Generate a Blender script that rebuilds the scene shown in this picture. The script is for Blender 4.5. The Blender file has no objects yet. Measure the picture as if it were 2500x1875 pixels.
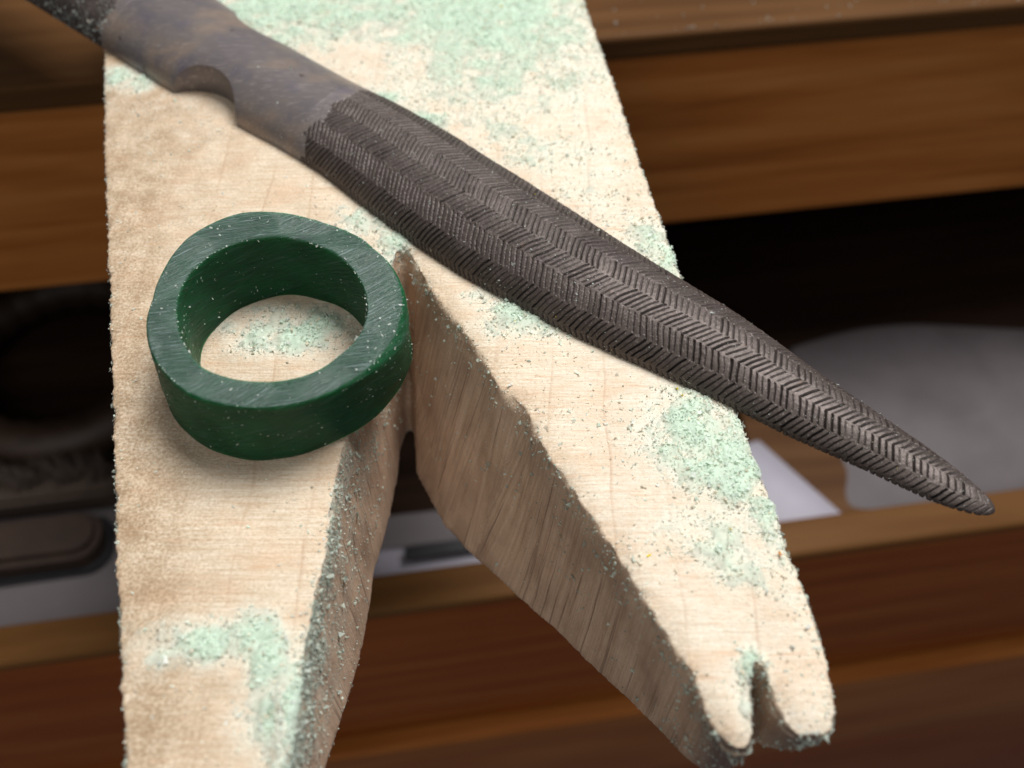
import bpy, bmesh, math, random
import numpy as np
from mathutils import Vector, Matrix
from mathutils.geometry import tessellate_polygon
S = 0.001                                   # everything below is measured in millimetres
R = math.radians
rng = np.random.default_rng(7)
random.seed(7)
scn = bpy.context.scene
COL = scn.collection

# ------------------------------------------------------------------ camera, light, exposure
cam_d = bpy.data.cameras.new('camera')
cam = bpy.data.objects.new('camera', cam_d); COL.objects.link(cam)
cam.location = (0, -55.4 * S, 70.9 * S)
cam.rotation_euler = (R(38), 0, 0)
cam_d.sensor_width = 36; cam_d.lens = 32.47
cam_d.clip_start = 0.005; cam_d.clip_end = 20
cam_d.dof.use_dof = True
cam_d.dof.focus_distance = 91 * S
cam_d.dof.aperture_fstop = 23
scn.camera = cam

w = bpy.data.worlds.new('World'); scn.world = w; w.use_nodes = True
w.node_tree.nodes['Background'].inputs[0].default_value = (0.80, 0.87, 1.0, 1)
w.node_tree.nodes['Background'].inputs[1].default_value = 0.12

def area(name, loc, size, power, color, target=(0, 0, 0)):
    d = bpy.data.lights.new(name, 'AREA'); d.shape = 'RECTANGLE'
    d.size, d.size_y = size[0] * S, size[1] * S
    d.energy = power; d.color = color
    o = bpy.data.objects.new(name, d); COL.objects.link(o)
    o.location = Vector(loc) * S
    o.rotation_euler = (Vector(target) * S - o.location).to_track_quat('-Z', 'Y').to_euler()
    return o
area('window_light', (140, 185, 520), (300, 270), 5.9, (1.0, 0.985, 0.97))
area('front_fill', (-130, -420, 460), (520, 400), 1.25, (1.0, 0.95, 0.88), (0, 40, -40))  # added fill from the camera side to brighten the bench fronts

scn.view_settings.view_transform = 'Standard'
scn.view_settings.look = 'None'
scn.view_settings.exposure = 0.0
scn.view_settings.gamma = 1.0

# ------------------------------------------------------------------ helpers
def tag(o, label=None, cat=None, group=None, kind=None):
    if label: o['label'] = label
    if cat: o['category'] = cat
    if group: o['group'] = group
    if kind: o['kind'] = kind
    return o

def obj(name, me, mat=None, parent=None):
    o = bpy.data.objects.new(name, me); COL.objects.link(o)
    if mat: me.materials.append(mat)
    if parent: o.parent = parent
    return o

def empty(name, loc, rz=0.0):
    o = bpy.data.objects.new(name, None); COL.objects.link(o)
    o.empty_display_size = 0.01
    o.location = Vector(loc) * S; o.rotation_euler = (0, 0, rz)
    return o

def mesh_np(name, V, F, smooth=True):
    """V (n,3) in mm, F (m,k) one polygon size"""
    V = np.asarray(V, np.float32) * S; F = np.asarray(F, np.int32)
    me = bpy.data.meshes.new(name)
    k = F.shape[1]
    me.vertices.add(len(V)); me.vertices.foreach_set('co', V.ravel())
    me.loops.add(F.size); me.loops.foreach_set('vertex_index', F.ravel())
    me.polygons.add(len(F))
    me.polygons.foreach_set('loop_start', np.arange(0, F.size, k, dtype=np.int32))
    me.polygons.foreach_set('use_smooth', np.full(len(F), smooth))
    me.update(calc_edges=True); me.validate()
    return me

def box_mesh(name, a, b, bevel=0.6, seg=2, jitter=0.0):
    bm = bmesh.new()
    bmesh.ops.create_cube(bm, size=1)
    a = Vector(a); b = Vector(b)
    for v in bm.verts:
        v.co = Vector(((a[i] + b[i]) / 2 + v.co[i] * (b[i] - a[i]) for i in range(3))) * S
    if bevel:
        bmesh.ops.bevel(bm, geom=bm.edges[:], offset=bevel * S, segments=seg, affect='EDGES', profile=0.5)
    me = bpy.data.meshes.new(name); bm.to_mesh(me); bm.free()
    for p in me.polygons: p.use_smooth = False
    return me

def evaluated(o):
    dg = bpy.context.evaluated_depsgraph_get()
    me = bpy.data.meshes.new_from_object(o.evaluated_get(dg))
    return me

def get_vn(me):
    n = len(me.vertices)
    v = np.empty(n * 3, np.float32); me.vertices.foreach_get('co', v)
    nn = np.empty(n * 3, np.float32); me.vertices.foreach_get('normal', nn)
    return v.reshape(-1, 3) / S, nn.reshape(-1, 3)

def set_v(me, v):
    me.vertices.foreach_set('co', (np.asarray(v, np.float32) * S).ravel()); me.update()

def attr(me, name, vals):
    a = me.attributes.new(name, 'FLOAT', 'POINT')
    a.data.foreach_set('value', np.asarray(vals, np.float32))

def _hash(ix, iy, iz, seed):
    h = (ix * 374761393 + iy * 668265263 + iz * 2147483647 + seed * 974711) & 0xFFFFFFFF
    h = ((h ^ (h >> 13)) * 1274126177) & 0xFFFFFFFF
    h = (h ^ (h >> 16)) & 0xFFFFFFFF
    return h.astype(np.float64) / 4294967295.0 * 2 - 1

def noise(p, scale=1.0, seed=0, octaves=1):
    p = np.asarray(p, np.float64) * scale
    out = np.zeros(len(p)); amp = 1.0
    for o in range(octaves):
        i = np.floor(p).astype(np.int64); f = p - i
        u = f * f * (3 - 2 * f)
        r = 0
        for dx in (0, 1):
            for dy in (0, 1):
                for dz in (0, 1):
                    wgt = (u[:, 0] if dx else 1 - u[:, 0]) * (u[:, 1] if dy else 1 - u[:, 1]) * (u[:, 2] if dz else 1 - u[:, 2])
                    r = r + wgt * _hash(i[:, 0] + dx, i[:, 1] + dy, i[:, 2] + dz, seed + o * 31)
        out += amp * r; amp *= 0.5; p = p * 2.03 + 11.7
    return out

def seg_dist(P, poly, closed=True):
    """distance of 2-D points to a polyline"""
    poly = np.asarray(poly, float)
    A = poly; B = np.roll(poly, -1, 0)
    if not closed: A = A[:-1]; B = B[:-1]
    best = np.full(len(P), 1e9)
    for a, b in zip(A, B):
        d = b - a; L = d @ d + 1e-12
        t = np.clip(((P - a) @ d) / L, 0, 1)
        q = P - (a + t[:, None] * d)
        best = np.minimum(best, np.einsum('ij,ij->i', q, q))
    return np.sqrt(best)

# ------------------------------------------------------------------ materials
class NT:
    def __init__(s, name):
        s.m = bpy.data.materials.new(name); s.m.use_nodes = True
        s.t = s.m.node_tree; s.b = s.t.nodes['Principled BSDF']
        tc = s.t.nodes.new('ShaderNodeTexCoord')
        mp = s.t.nodes.new('ShaderNodeMapping'); mp.inputs['Scale'].default_value = (1000, 1000, 1000)
        s.t.links.new(tc.outputs['Object'], mp.inputs[0]); s.co = mp.outputs[0]
    def lk(s, a, b): s.t.links.new(a, b)
    def noise(s, scale=(1, 1, 1), detail=3, rough=0.5, dist=0.0, off=(0, 0, 0)):
        mp = s.t.nodes.new('ShaderNodeMapping'); mp.inputs['Scale'].default_value = scale; mp.inputs['Location'].default_value = off
        s.lk(s.co, mp.inputs[0])
        n = s.t.nodes.new('ShaderNodeTexNoise'); n.inputs['Scale'].default_value = 1
        n.inputs['Detail'].default_value = detail; n.inputs['Roughness'].default_value = rough; n.inputs['Distortion'].default_value = dist
        s.lk(mp.outputs[0], n.inputs['Vector']); return n.outputs[0]
    def ramp(s, x, stops):
        r = s.t.nodes.new('ShaderNodeValToRGB'); e = r.color_ramp.elements
        while len(e) < len(stops): e.new(0.5)
        for k, (p, c) in enumerate(stops):
            e[k].position = p; e[k].color = (*c, 1) if isinstance(c, tuple) else (c, c, c, 1)
        s.lk(x, r.inputs[0]); return r.outputs[0]
    def mix(s, f, a, b, mode='MIX'):
        m = s.t.nodes.new('ShaderNodeMix'); m.data_type = 'RGBA'; m.blend_type = mode
        for sock, val in ((m.inputs[0], f), (m.inputs[6], a), (m.inputs[7], b)):
            if hasattr(val, 'is_output'): s.lk(val, sock)
            elif isinstance(val, tuple): sock.default_value = (*val, 1)
            else: sock.default_value = val
        return m.outputs[2]
    def math(s, op, a, b=0.0, clamp=False):
        m = s.t.nodes.new('ShaderNodeMath'); m.operation = op; m.use_clamp = clamp
        for k, val in enumerate((a, b)):
            if hasattr(val, 'is_output'): s.lk(val, m.inputs[k])
            else: m.inputs[k].default_value = val
        return m.outputs[0]
    def attr(s, name):
        a = s.t.nodes.new('ShaderNodeAttribute'); a.attribute_name = name; return a.outputs['Fac']
    def xyz(s):
        x = s.t.nodes.new('ShaderNodeSeparateXYZ'); s.lk(s.co, x.inputs[0]); return x.outputs
    def bump(s, h, dist_mm=0.1, strength=1.0, prev=None):
        b = s.t.nodes.new('ShaderNodeBump'); b.inputs['Distance'].default_value = dist_mm * S
        b.inputs['Strength'].default_value = strength; s.lk(h, b.inputs['Height'])
        if prev: s.lk(prev, b.inputs['Normal'])
        return b.outputs[0]
    def base(s, c):
        if hasattr(c, 'is_output'): s.lk(c, s.b.inputs['Base Color'])
        else: s.b.inputs['Base Color'].default_value = (*c, 1)
    def set(s, **k):
        for n, val in k.items():
            i = s.b.inputs[n.replace('_', ' ')]
            if hasattr(val, 'is_output'): s.lk(val, i)
            else: i.default_value = val

def mat_pin():
    t = NT('pin_wood')
    fib = t.noise((0.16, 4.2, 1.0), 4, 0.6)
    fib2 = t.noise((0.5, 9.0, 1.0), 3, 0.6, off=(3, 7, 0))
    blot = t.noise((0.16, 0.3, 0.3), 4, 0.6)
    c = t.ramp(fib, [(0.30, (0.54, 0.430, 0.305)), (0.47, (0.66, 0.560, 0.425)), (0.62, (0.75, 0.665, 0.535))])
    c = t.mix(t.ramp(fib2, [(0.52, 0.0), (0.72, 0.5)]), c, (0.48, 0.33, 0.22))
    fl = t.noise((2.4, 4.5, 2.4), 4, 0.7, off=(8, 3, 3))
    c = t.mix(t.ramp(fl, [(0.52, 0.0), (0.68, 0.55)]), c, (0.40, 0.275, 0.18))
    c = t.mix(t.ramp(fl, [(0.30, 0.5), (0.44, 0.0)]), c, (0.80, 0.72, 0.60))
    vf = t.noise((6.5, 0.30, 1.0), 3, 0.6, off=(4, 2, 0))
    c = t.mix(t.ramp(vf, [(0.55, 0.0), (0.75, 0.35)]), c, (0.50, 0.36, 0.25))
    c = t.mix(t.math('MULTIPLY', t.attr('pale'), t.ramp(t.noise((1.2, 2.2, 1.2), 4, 0.65, off=(5, 1, 7)), [(0.35, 0.15), (0.65, 0.7)])), c, (0.66, 0.63, 0.55))
    c = t.mix(t.ramp(blot, [(0.45, 0.0), (0.68, 0.45)]), c, (0.60, 0.40, 0.25))
    # annual rings: thin lines that run the length of the pin
    x = t.xyz()
    wob = t.noise((0.09, 0.035, 0.05), 3, 0.5)
    ph = t.math('ADD', t.math('MULTIPLY', x[0], 0.185), t.math('MULTIPLY', wob, 0.7))
    fr = t.math('FRACT', ph)
    brk = t.noise((0.25, 0.06, 0.4), 3, 0.6, off=(9, 1, 4))
    line = t.math('MULTIPLY', t.ramp(fr, [(0.0, 0.0), (0.012, 0.9), (0.022, 0.9), (0.07, 0.12), (0.5, 0.0)]), t.ramp(brk, [(0.34, 0.0), (0.62, 0.55)]))
    c = t.mix(line, c, (0.42, 0.27, 0.17))
    # saw and file strokes across the width
    st = t.noise((0.22, 1.6, 0.3), 2, 0.5, off=(2, 3, 8))
    c = t.mix(t.ramp(st, [(0.60, 0.0), (0.70, 0.55)]), c, (0.58, 0.38, 0.24))
    # grime ground into the pores
    gb = t.math('MULTIPLY', t.attr('grime'), t.ramp(t.noise((0.35, 0.16, 0.35), 5, 0.6, off=(3, 9, 1)), [(0.30, 0.35), (0.65, 1.0)]), True)
    c = t.mix(t.math('MULTIPLY', gb, 0.42), c, (0.42, 0.30, 0.195))
    sp = t.noise((3.6, 3.6, 3.6), 4, 0.65)
    sp2 = t.noise((0.35, 0.35, 0.35), 3, 0.6, off=(5, 5, 5))
    g = t.math('MULTIPLY', t.attr('grime'), t.ramp(t.math('ADD', sp, t.math('MULTIPLY', sp2, 0.6)), [(0.62, 0.0), (0.95, 0.9)]), True)
    c = t.mix(g, c, (0.27, 0.18, 0.10))
    # sawn sides: vertical saw strokes, browner
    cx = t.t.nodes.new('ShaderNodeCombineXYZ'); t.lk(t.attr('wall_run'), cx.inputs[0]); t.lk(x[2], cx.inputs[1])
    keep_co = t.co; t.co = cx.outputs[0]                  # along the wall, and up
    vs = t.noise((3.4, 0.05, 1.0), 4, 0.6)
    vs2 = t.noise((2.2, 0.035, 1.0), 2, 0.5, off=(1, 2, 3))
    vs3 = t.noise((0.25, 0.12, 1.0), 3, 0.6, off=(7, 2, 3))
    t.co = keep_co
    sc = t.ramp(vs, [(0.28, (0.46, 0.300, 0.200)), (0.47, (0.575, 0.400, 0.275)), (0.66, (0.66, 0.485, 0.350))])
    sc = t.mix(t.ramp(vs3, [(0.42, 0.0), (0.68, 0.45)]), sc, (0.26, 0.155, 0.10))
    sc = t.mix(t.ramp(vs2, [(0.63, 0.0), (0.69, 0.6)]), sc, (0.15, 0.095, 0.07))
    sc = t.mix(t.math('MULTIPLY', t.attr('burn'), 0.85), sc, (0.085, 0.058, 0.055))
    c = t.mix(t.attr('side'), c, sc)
    # thin film of wax powder rubbed into the top; also paints the left vee wall lighter
    dn = t.noise((3.0, 3.8, 3.0), 4, 0.7, off=(1, 1, 2))
    f = t.math('MULTIPLY', t.attr('dust'), t.ramp(dn, [(0.25, 0.35), (0.65, 1.0)]), True)
    c = t.mix(f, c, (0.715, 0.775, 0.675))
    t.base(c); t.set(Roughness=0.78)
    t.b.inputs['Specular IOR Level'].default_value = 0.25
    rel = t.mix(t.attr('side'), fib2, vs)
    n1 = t.bump(rel, 0.10, 0.7)
    n2 = t.bump(fl, 0.16, 0.8, t.bump(sp, 0.10, 0.6, n1))
    n2 = t.bump(t.math('MULTIPLY', t.noise((3.2, 3.2, 3.2), 3, 0.6), t.attr('dust')), 0.45, 0.9, n2)
    t.lk(n2, t.b.inputs['Normal'])
    return t.m

def mat_bench(name, dark, mid, light, rough=0.42, vert=False, scale=1.0):
    t = NT(name)
    k = scale
    a = t.noise((0.012 * k, 0.22 * k, 0.22 * k), 5, 0.6, 0.4)
    b = t.noise((0.03 * k, 1.1 * k, 1.1 * k), 4, 0.6, off=(4, 4, 4))
    big = t.noise((0.02, 0.05, 0.05), 2, 0.5, off=(8, 2, 1))
    c = t.ramp(a, [(0.30, dark), (0.52, mid), (0.70, light)])
    c = t.mix(t.ramp(b, [(0.5, 0.0), (0.75, 0.30)]), c, dark)
    c = t.mix(t.ramp(big, [(0.5, 0.0), (0.7, 0.35)]), c, light)
    t.base(c); t.set(Roughness=rough); t.b.inputs['Specular IOR Level'].default_value = 0.08
    t.lk(t.bump(b, 0.12, 0.4), t.b.inputs['Normal'])
    return t.m

def mat_plain(name, col, rough=0.5, var=0.12, sc=0.3, bump=0.05, metal=0.0):
    t = NT(name)
    n = t.noise((sc, sc, sc), 4, 0.6)
    lo = tuple(v * (1 - var * 2) for v in col); hi = tuple(min(1, v * (1 + var)) for v in col)
    t.base(t.ramp(n, [(0.3, lo), (0.7, hi)])); t.set(Roughness=rough, Metallic=metal)
    t.lk(t.bump(n, bump, 0.6), t.b.inputs['Normal'])
    return t.m

def mat_wax():
    t = NT('green_wax')
    sw = t.noise((0.35, 0.35, 0.35), 3, 0.5)
    c = t.ramp(sw, [(0.3, (0.0016, 0.044, 0.013)), (0.7, (0.0036, 0.070, 0.023))])
    sc1 = t.noise((5.5, 0.28, 3.0), 3, 0.6, 0.15)
    # strokes that run slantwise: rotate the coordinates
    def strokes(rot, scale, off):
        m0 = t.t.nodes.new('ShaderNodeMapping'); m0.inputs['Rotation'].default_value = rot
        t.lk(t.co, m0.inputs[0])
        m1 = t.t.nodes.new('ShaderNodeMapping'); m1.inputs['Scale'].default_value = scale; m1.inputs['Location'].default_value = off
        t.lk(m0.outputs[0], m1.inputs[0])
        n = t.t.nodes.new('ShaderNodeTexNoise'); n.inputs['Scale'].default_value = 1; n.inputs['Detail'].default_value = 4
        n.inputs['Roughness'].default_value = 0.65; n.inputs['Distortion'].default_value = 0.25
        t.lk(m1.outputs[0], n.inputs['Vector']); return n.outputs[0]
    a = strokes((0, 0, R(-38)), (0.30, 5.5, 0.6), (0, 0, 0))
    b = strokes((0, 0, R(-12)), (0.36, 6.5, 0.6), (3, 5, 1))
    reg = t.noise((0.16, 0.16, 0.16), 1, 0.5, off=(2, 7, 0))
    regm = t.ramp(reg, [(0.46, 0.0), (0.54, 1.0)])
    top = t.mix(regm, a, b)
    d = strokes((R(28), R(20), 0), (0.35, 0.35, 3.2), (1, 2, 4))
    h = t.mix(t.attr('topface'), d, top)
    scr = t.ramp(h, [(0.54, 0.0), (0.66, 1.0)])
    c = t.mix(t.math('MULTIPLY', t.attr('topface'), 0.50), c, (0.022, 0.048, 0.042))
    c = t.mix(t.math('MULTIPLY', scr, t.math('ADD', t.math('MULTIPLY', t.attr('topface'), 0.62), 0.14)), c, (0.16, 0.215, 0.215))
    t.base(c)
    t.set(Roughness=t.ramp(h, [(0.35, 0.42), (0.7, 0.62)]))
    t.lk(t.math('SUBTRACT', 0.70, t.math('MULTIPLY', t.attr('topface'), 0.40)), t.b.inputs['Subsurface Weight'])
    t.b.inputs['Subsurface Radius'].default_value = (0.35, 1.6, 0.7)
    t.b.inputs['Subsurface Scale'].default_value = 2.4 * S
    t.lk(t.math('ADD', t.math('MULTIPLY', t.attr('topface'), 0.75), 0.22), t.b.inputs['Specular IOR Level'])
    n1 = t.bump(h, 0.30, 1.0)
    t.lk(n1, t.b.inputs['Normal'])
    return t.m

def mat_steel(name, cut):
    t = NT(name)
    a = t.noise((0.10, 0.16, 0.16), 3, 0.5)
    c = t.ramp(a, [(0.30, (0.145, 0.126, 0.130)), (0.50, (0.160, 0.140, 0.134)), (0.64, (0.235, 0.180, 0.145)), (0.74, (0.150, 0.130, 0.133))])
    bl = t.noise((0.22, 0.22, 0.22), 2, 0.5, off=(4, 1, 0))
    c = t.mix(t.ramp(bl, [(0.54, 0.0), (0.68, 0.6)]), c, (0.110, 0.096, 0.130))
    # grinding scratches across the blade
    m0 = t.t.nodes.new('ShaderNodeMapping'); m0.inputs['Rotation'].default_value = (0, 0, R(4)); t.lk(t.co, m0.inputs[0])
    m1 = t.t.nodes.new('ShaderNodeMapping'); m1.inputs['Scale'].default_value = (0.5, 8.0, 3.0); t.lk(m0.outputs[0], m1.inputs[0])
    n = t.t.nodes.new('ShaderNodeTexNoise'); n.inputs['Scale'].default_value = 1; n.inputs['Detail'].default_value = 3; t.lk(m1.outputs[0], n.inputs['Vector'])
    scr = t.ramp(n.outputs[0], [(0.56, 0.0), (0.74, 0.75)])
    c = t.mix(scr, c, (0.36, 0.315, 0.295))
    rust = t.noise((0.42, 0.42, 0.42), 3, 0.5, off=(7, 3, 5))
    c = t.mix(t.ramp(rust, [(0.68, 0.0), (0.72, 0.8)]), c, (0.055, 0.030, 0.027))
    f = t.noise((5, 5, 5), 3, 0.7)
    bump_in, rough, metal = n.outputs[0], 0.40, 0.45
    if cut:
        k = t.attr('cut')
        a2 = t.noise((0.35, 0.35, 0.35), 4, 0.6)
        c2 = t.ramp(a2, [(0.3, (0.054, 0.041, 0.035)), (0.55, (0.074, 0.057, 0.050)), (0.75, (0.098, 0.076, 0.069))])
        c2 = t.mix(t.ramp(f, [(0.58, 0.0), (0.74, 0.8)]), c2, (0.30, 0.255, 0.245))  # bright speckle: metal sparkle painted into the colour
        c2 = t.mix(t.math('MULTIPLY', t.attr('groove_shade'), 0.92), c2, (0.006, 0.005, 0.005))     # shade of the cuts, painted into the colour
        r_ = t.noise((0.8, 0.8, 0.8), 3, 0.6, off=(6, 2, 2))
        c2 = t.mix(t.ramp(r_, [(0.68, 0.0), (0.76, 0.5)]), c2, (0.12, 0.06, 0.03))
        c = t.mix(k, c, c2)
        rough = t.ramp(f, [(0.3, 0.40), (0.7, 0.60)]); bump_in = t.mix(k, n.outputs[0], f)
    t.base(c); t.set(Metallic=metal, Roughness=rough)
    t.lk(t.bump(bump_in, 0.05, 0.7), t.b.inputs['Normal'])
    return t.m

def mat_dust():
    t = NT('wax_filings')
    a = t.t.nodes.new('ShaderNodeAttribute'); a.attribute_name = 'tone'
    t.lk(a.outputs['Color'], t.b.inputs['Base Color'])
    t.set(Roughness=0.55)
    tr = t.t.nodes.new('ShaderNodeBsdfTranslucent'); t.lk(a.outputs['Color'], tr.inputs[0])
    mx = t.t.nodes.new('ShaderNodeMixShader'); mx.inputs[0].default_value = 0.52
    t.lk(t.b.outputs[0], mx.inputs[1]); t.lk(tr.outputs[0], mx.inputs[2])
    t.lk(mx.outputs[0], t.t.nodes['Material Output'].inputs['Surface'])
    return t.m

M_pin = mat_pin(); M_wax = mat_wax(); M_steel = mat_steel('oxidised_steel', False); M_rasp = mat_steel('rasp_steel', True); M_dust = mat_dust()
M_bench = mat_bench('bench_wood', (0.25, 0.078, 0.016), (0.39, 0.140, 0.032), (0.47, 0.190, 0.052), 0.55)
M_top = mat_bench('bench_top_wood', (0.048, 0.020, 0.006), (0.080, 0.036, 0.012), (0.105, 0.050, 0.018), 0.6)
M_drawer = mat_bench('drawer_wood', (0.20, 0.042, 0.005), (0.27, 0.066, 0.010), (0.32, 0.095, 0.018), 0.5)
M_lip = mat_bench('drawer_lip_wood', (0.075, 0.031, 0.008), (0.105, 0.046, 0.013), (0.125, 0.058, 0.018), 0.55)
M_drawer2 = mat_bench('lower_drawer_wood', (0.22, 0.062, 0.012), (0.32, 0.105, 0.022), (0.38, 0.14, 0.035), 0.5)
M_inside = mat_bench('inside_wood_shade', (0.006, 0.003, 0.002), (0.012, 0.006, 0.003), (0.018, 0.009, 0.005), 0.8)  # near black: deep shade of the recess put into the colour
M_floorwood = mat_bench('drawer_floor_shade', (0.010, 0.005, 0.003), (0.018, 0.009, 0.005), (0.028, 0.014, 0.008), 0.8)  # near black: shade on the drawer floor put into the colour
M_offcut = mat_bench('offcut_wood', (0.055, 0.024, 0.009), (0.078, 0.036, 0.014), (0.10, 0.048, 0.020), 0.6)
M_paper = mat_plain('white_paper', (0.31, 0.295, 0.34), 0.7, 0.05, 0.05, 0.05)
M_greypaper = mat_plain('grey_paper', (0.125, 0.108, 0.112), 0.7, 0.08, 0.06, 0.1)
M_bag = mat_plain('grey_plastic', (0.080, 0.067, 0.070), 0.7, 0.10, 0.08, 0.1)
M_black = mat_plain('black_plastic_and_shadow', (0.012, 0.012, 0.014), 0.45, 0.1, 0.5, 0.05)
M_brush = mat_plain('dark_brush_wood', (0.035, 0.018, 0.010), 0.6, 0.2, 0.2, 0.05)
M_bristle = mat_plain('bristle', (0.05, 0.032, 0.021), 0.7, 0.2, 1.0, 0.05)
M_ringbrown = mat_plain('brown_tape', (0.030, 0.015, 0.007), 0.6, 0.15, 0.3, 0.05)

# ------------------------------------------------------------------ workbench behind (bench frame: u along, v away)
TH = R(8.5)
bench = empty('workbench', (0, 0, 0), TH)
tag(bench, 'brown varnished wooden workbench with dark open recess behind the bench pin', 'workbench')
obj('bench_top', box_mesh('bench_top', (-420, 92.8, -27), (520, 520, -22), 1.0, 3), M_top, bench)
obj('apron', box_mesh('apron', (-420, 94.6, -71), (520, 112, -27.05), 1.3, 3), M_bench, bench)
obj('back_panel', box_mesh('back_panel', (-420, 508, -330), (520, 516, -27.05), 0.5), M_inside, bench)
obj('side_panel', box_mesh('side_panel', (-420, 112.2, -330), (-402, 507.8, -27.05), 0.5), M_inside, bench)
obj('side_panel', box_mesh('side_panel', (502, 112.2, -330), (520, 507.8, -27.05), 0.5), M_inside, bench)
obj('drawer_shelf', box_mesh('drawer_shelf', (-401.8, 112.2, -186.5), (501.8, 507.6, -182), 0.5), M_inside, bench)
obj('bottom_rail', box_mesh('bottom_rail', (-420, 30, -800), (520, 111.8, -252), 1.0), M_drawer, bench)

dr = empty('upper_drawer', (0, 0, 0), TH)
tag(dr, 'dark reddish brown open drawer pulled out below the bench, papers inside', 'drawer')
obj('front_board', box_mesh('front_board', (-360, 29.4, -184), (440, 38.2, -113.05), 0.3, 2), M_drawer, dr)
obj('top_lip', box_mesh('top_lip', (-360, 29, -113), (440, 38.2, -110), 1.2, 3), M_lip, dr)
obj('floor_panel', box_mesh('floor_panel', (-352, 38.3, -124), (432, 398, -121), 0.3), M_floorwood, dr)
obj('side_board', box_mesh('side_board', (-360, 38.3, -180), (-352.1, 398, -112), 0.5), M_drawer, dr)
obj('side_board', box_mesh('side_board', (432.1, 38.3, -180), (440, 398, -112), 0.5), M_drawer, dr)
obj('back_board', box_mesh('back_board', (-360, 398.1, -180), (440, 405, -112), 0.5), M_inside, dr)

d2 = empty('lower_drawer', (0, 0, 0), TH)
tag(d2, 'lower brown drawer front standing proud under the open drawer, pale top edge', 'drawer')
obj('front_board', box_mesh('front_board', (-360, 24.6, -249), (440, 34, -186.5), 1.6, 3), M_drawer2, d2)

# ---- things lying in the drawer
def sheet(name, pts, z, mat, lift=0.0, thick=0.25, sub=14, seed=0):
    """sheet of paper: quad corners in (u,v), gently bowed, real thickness"""
    P = np.array(pts, float); n = sub
    a = np.linspace(0, 1, n + 1)
    A, B = np.meshgrid(a, a, indexing='ij')
    q = (1 - A)[..., None] * (1 - B)[..., None] * P[0] + A[..., None] * (1 - B)[..., None] * P[1] + A[..., None] * B[..., None] * P[2] + (1 - A)[..., None] * B[..., None] * P[3]
    q = q.reshape(-1, 2)
    zz = z + lift * (A.ravel() - 0.5) ** 2 * 4 + lift * 0.5 * np.abs(noise(np.c_[q, np.zeros(len(q))], 0.02, seed, 2))
    top = np.c_[q, zz + thick]; bot = np.c_[q, zz]
    Vv = np.r_[top, bot]; N = (n + 1) ** 2
    idx = np.arange(N).reshape(n + 1, n + 1)
    f = np.stack([idx[:-1, :-1], idx[1:, :-1], idx[1:, 1:], idx[:-1, 1:]], -1).reshape(-1, 4)
    F = np.r_[f, f[:, ::-1] + N]
    def rim(l): return np.stack([l[:-1], l[:-1] + N, l[1:] + N, l[1:]], -1)
    F = np.r_[F, rim(idx[:, 0]), rim(idx[-1, :]), rim(idx[::-1, -1]), rim(idx[0, ::-1])]
    me = mesh_np(name, Vv, F)
    bm = bmesh.new(); bm.from_mesh(me); bmesh.ops.recalc_face_normals(bm, faces=bm.faces); bm.to_mesh(me); bm.free()
    o = obj(name, me, mat); o.rotation_euler = (0, 0, TH)
    return o
tag(sheet('paper_sheet', [(-32, 38.8), (85, 38.8), (71, 64), (-30, 47)], -117.6, M_paper, 0.3),
    'white paper sheet with slanted corner along the front of the open drawer', 'paper')
tag(sheet('paper_sheet', [(-180, 38.9), (-66, 38.9), (-62, 70), (-185, 72)], -120.7, M_greypaper, 1.2, seed=4),
    'grey paper sheet in the open drawer left of the pin', 'paper')
tag(sheet('paper_sheet', [(-34, 47.6), (44, 46.2), (47, 55), (-32, 56)], -116.8, M_greypaper, 0.6, seed=9),
    'grey paper sheet behind the black rule between the prongs', 'paper')
rule = obj('rule', box_mesh('rule', (-17, 43.4, -116.0), (48, 46.4, -114.4), 0.4), M_black)
rule.rotation_euler = (0, 0, TH + R(0.8))
tag(rule, 'narrow black rule lying on papers between the two prongs', 'rule')

off = obj('wood_offcut', box_mesh('wood_offcut', (0, 0, 0), (26, 46, 3.0), 0.5), M_offcut)
off.location = Matrix.Rotation(TH, 3, 'Z') @ Vector((67, 39.6, -120.9)) * S; off.rotation_euler = (0, 0, TH + R(-4))
tag(off, 'brown wood offcut in the drawer between white paper and grey bag', 'wood offcut')

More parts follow.
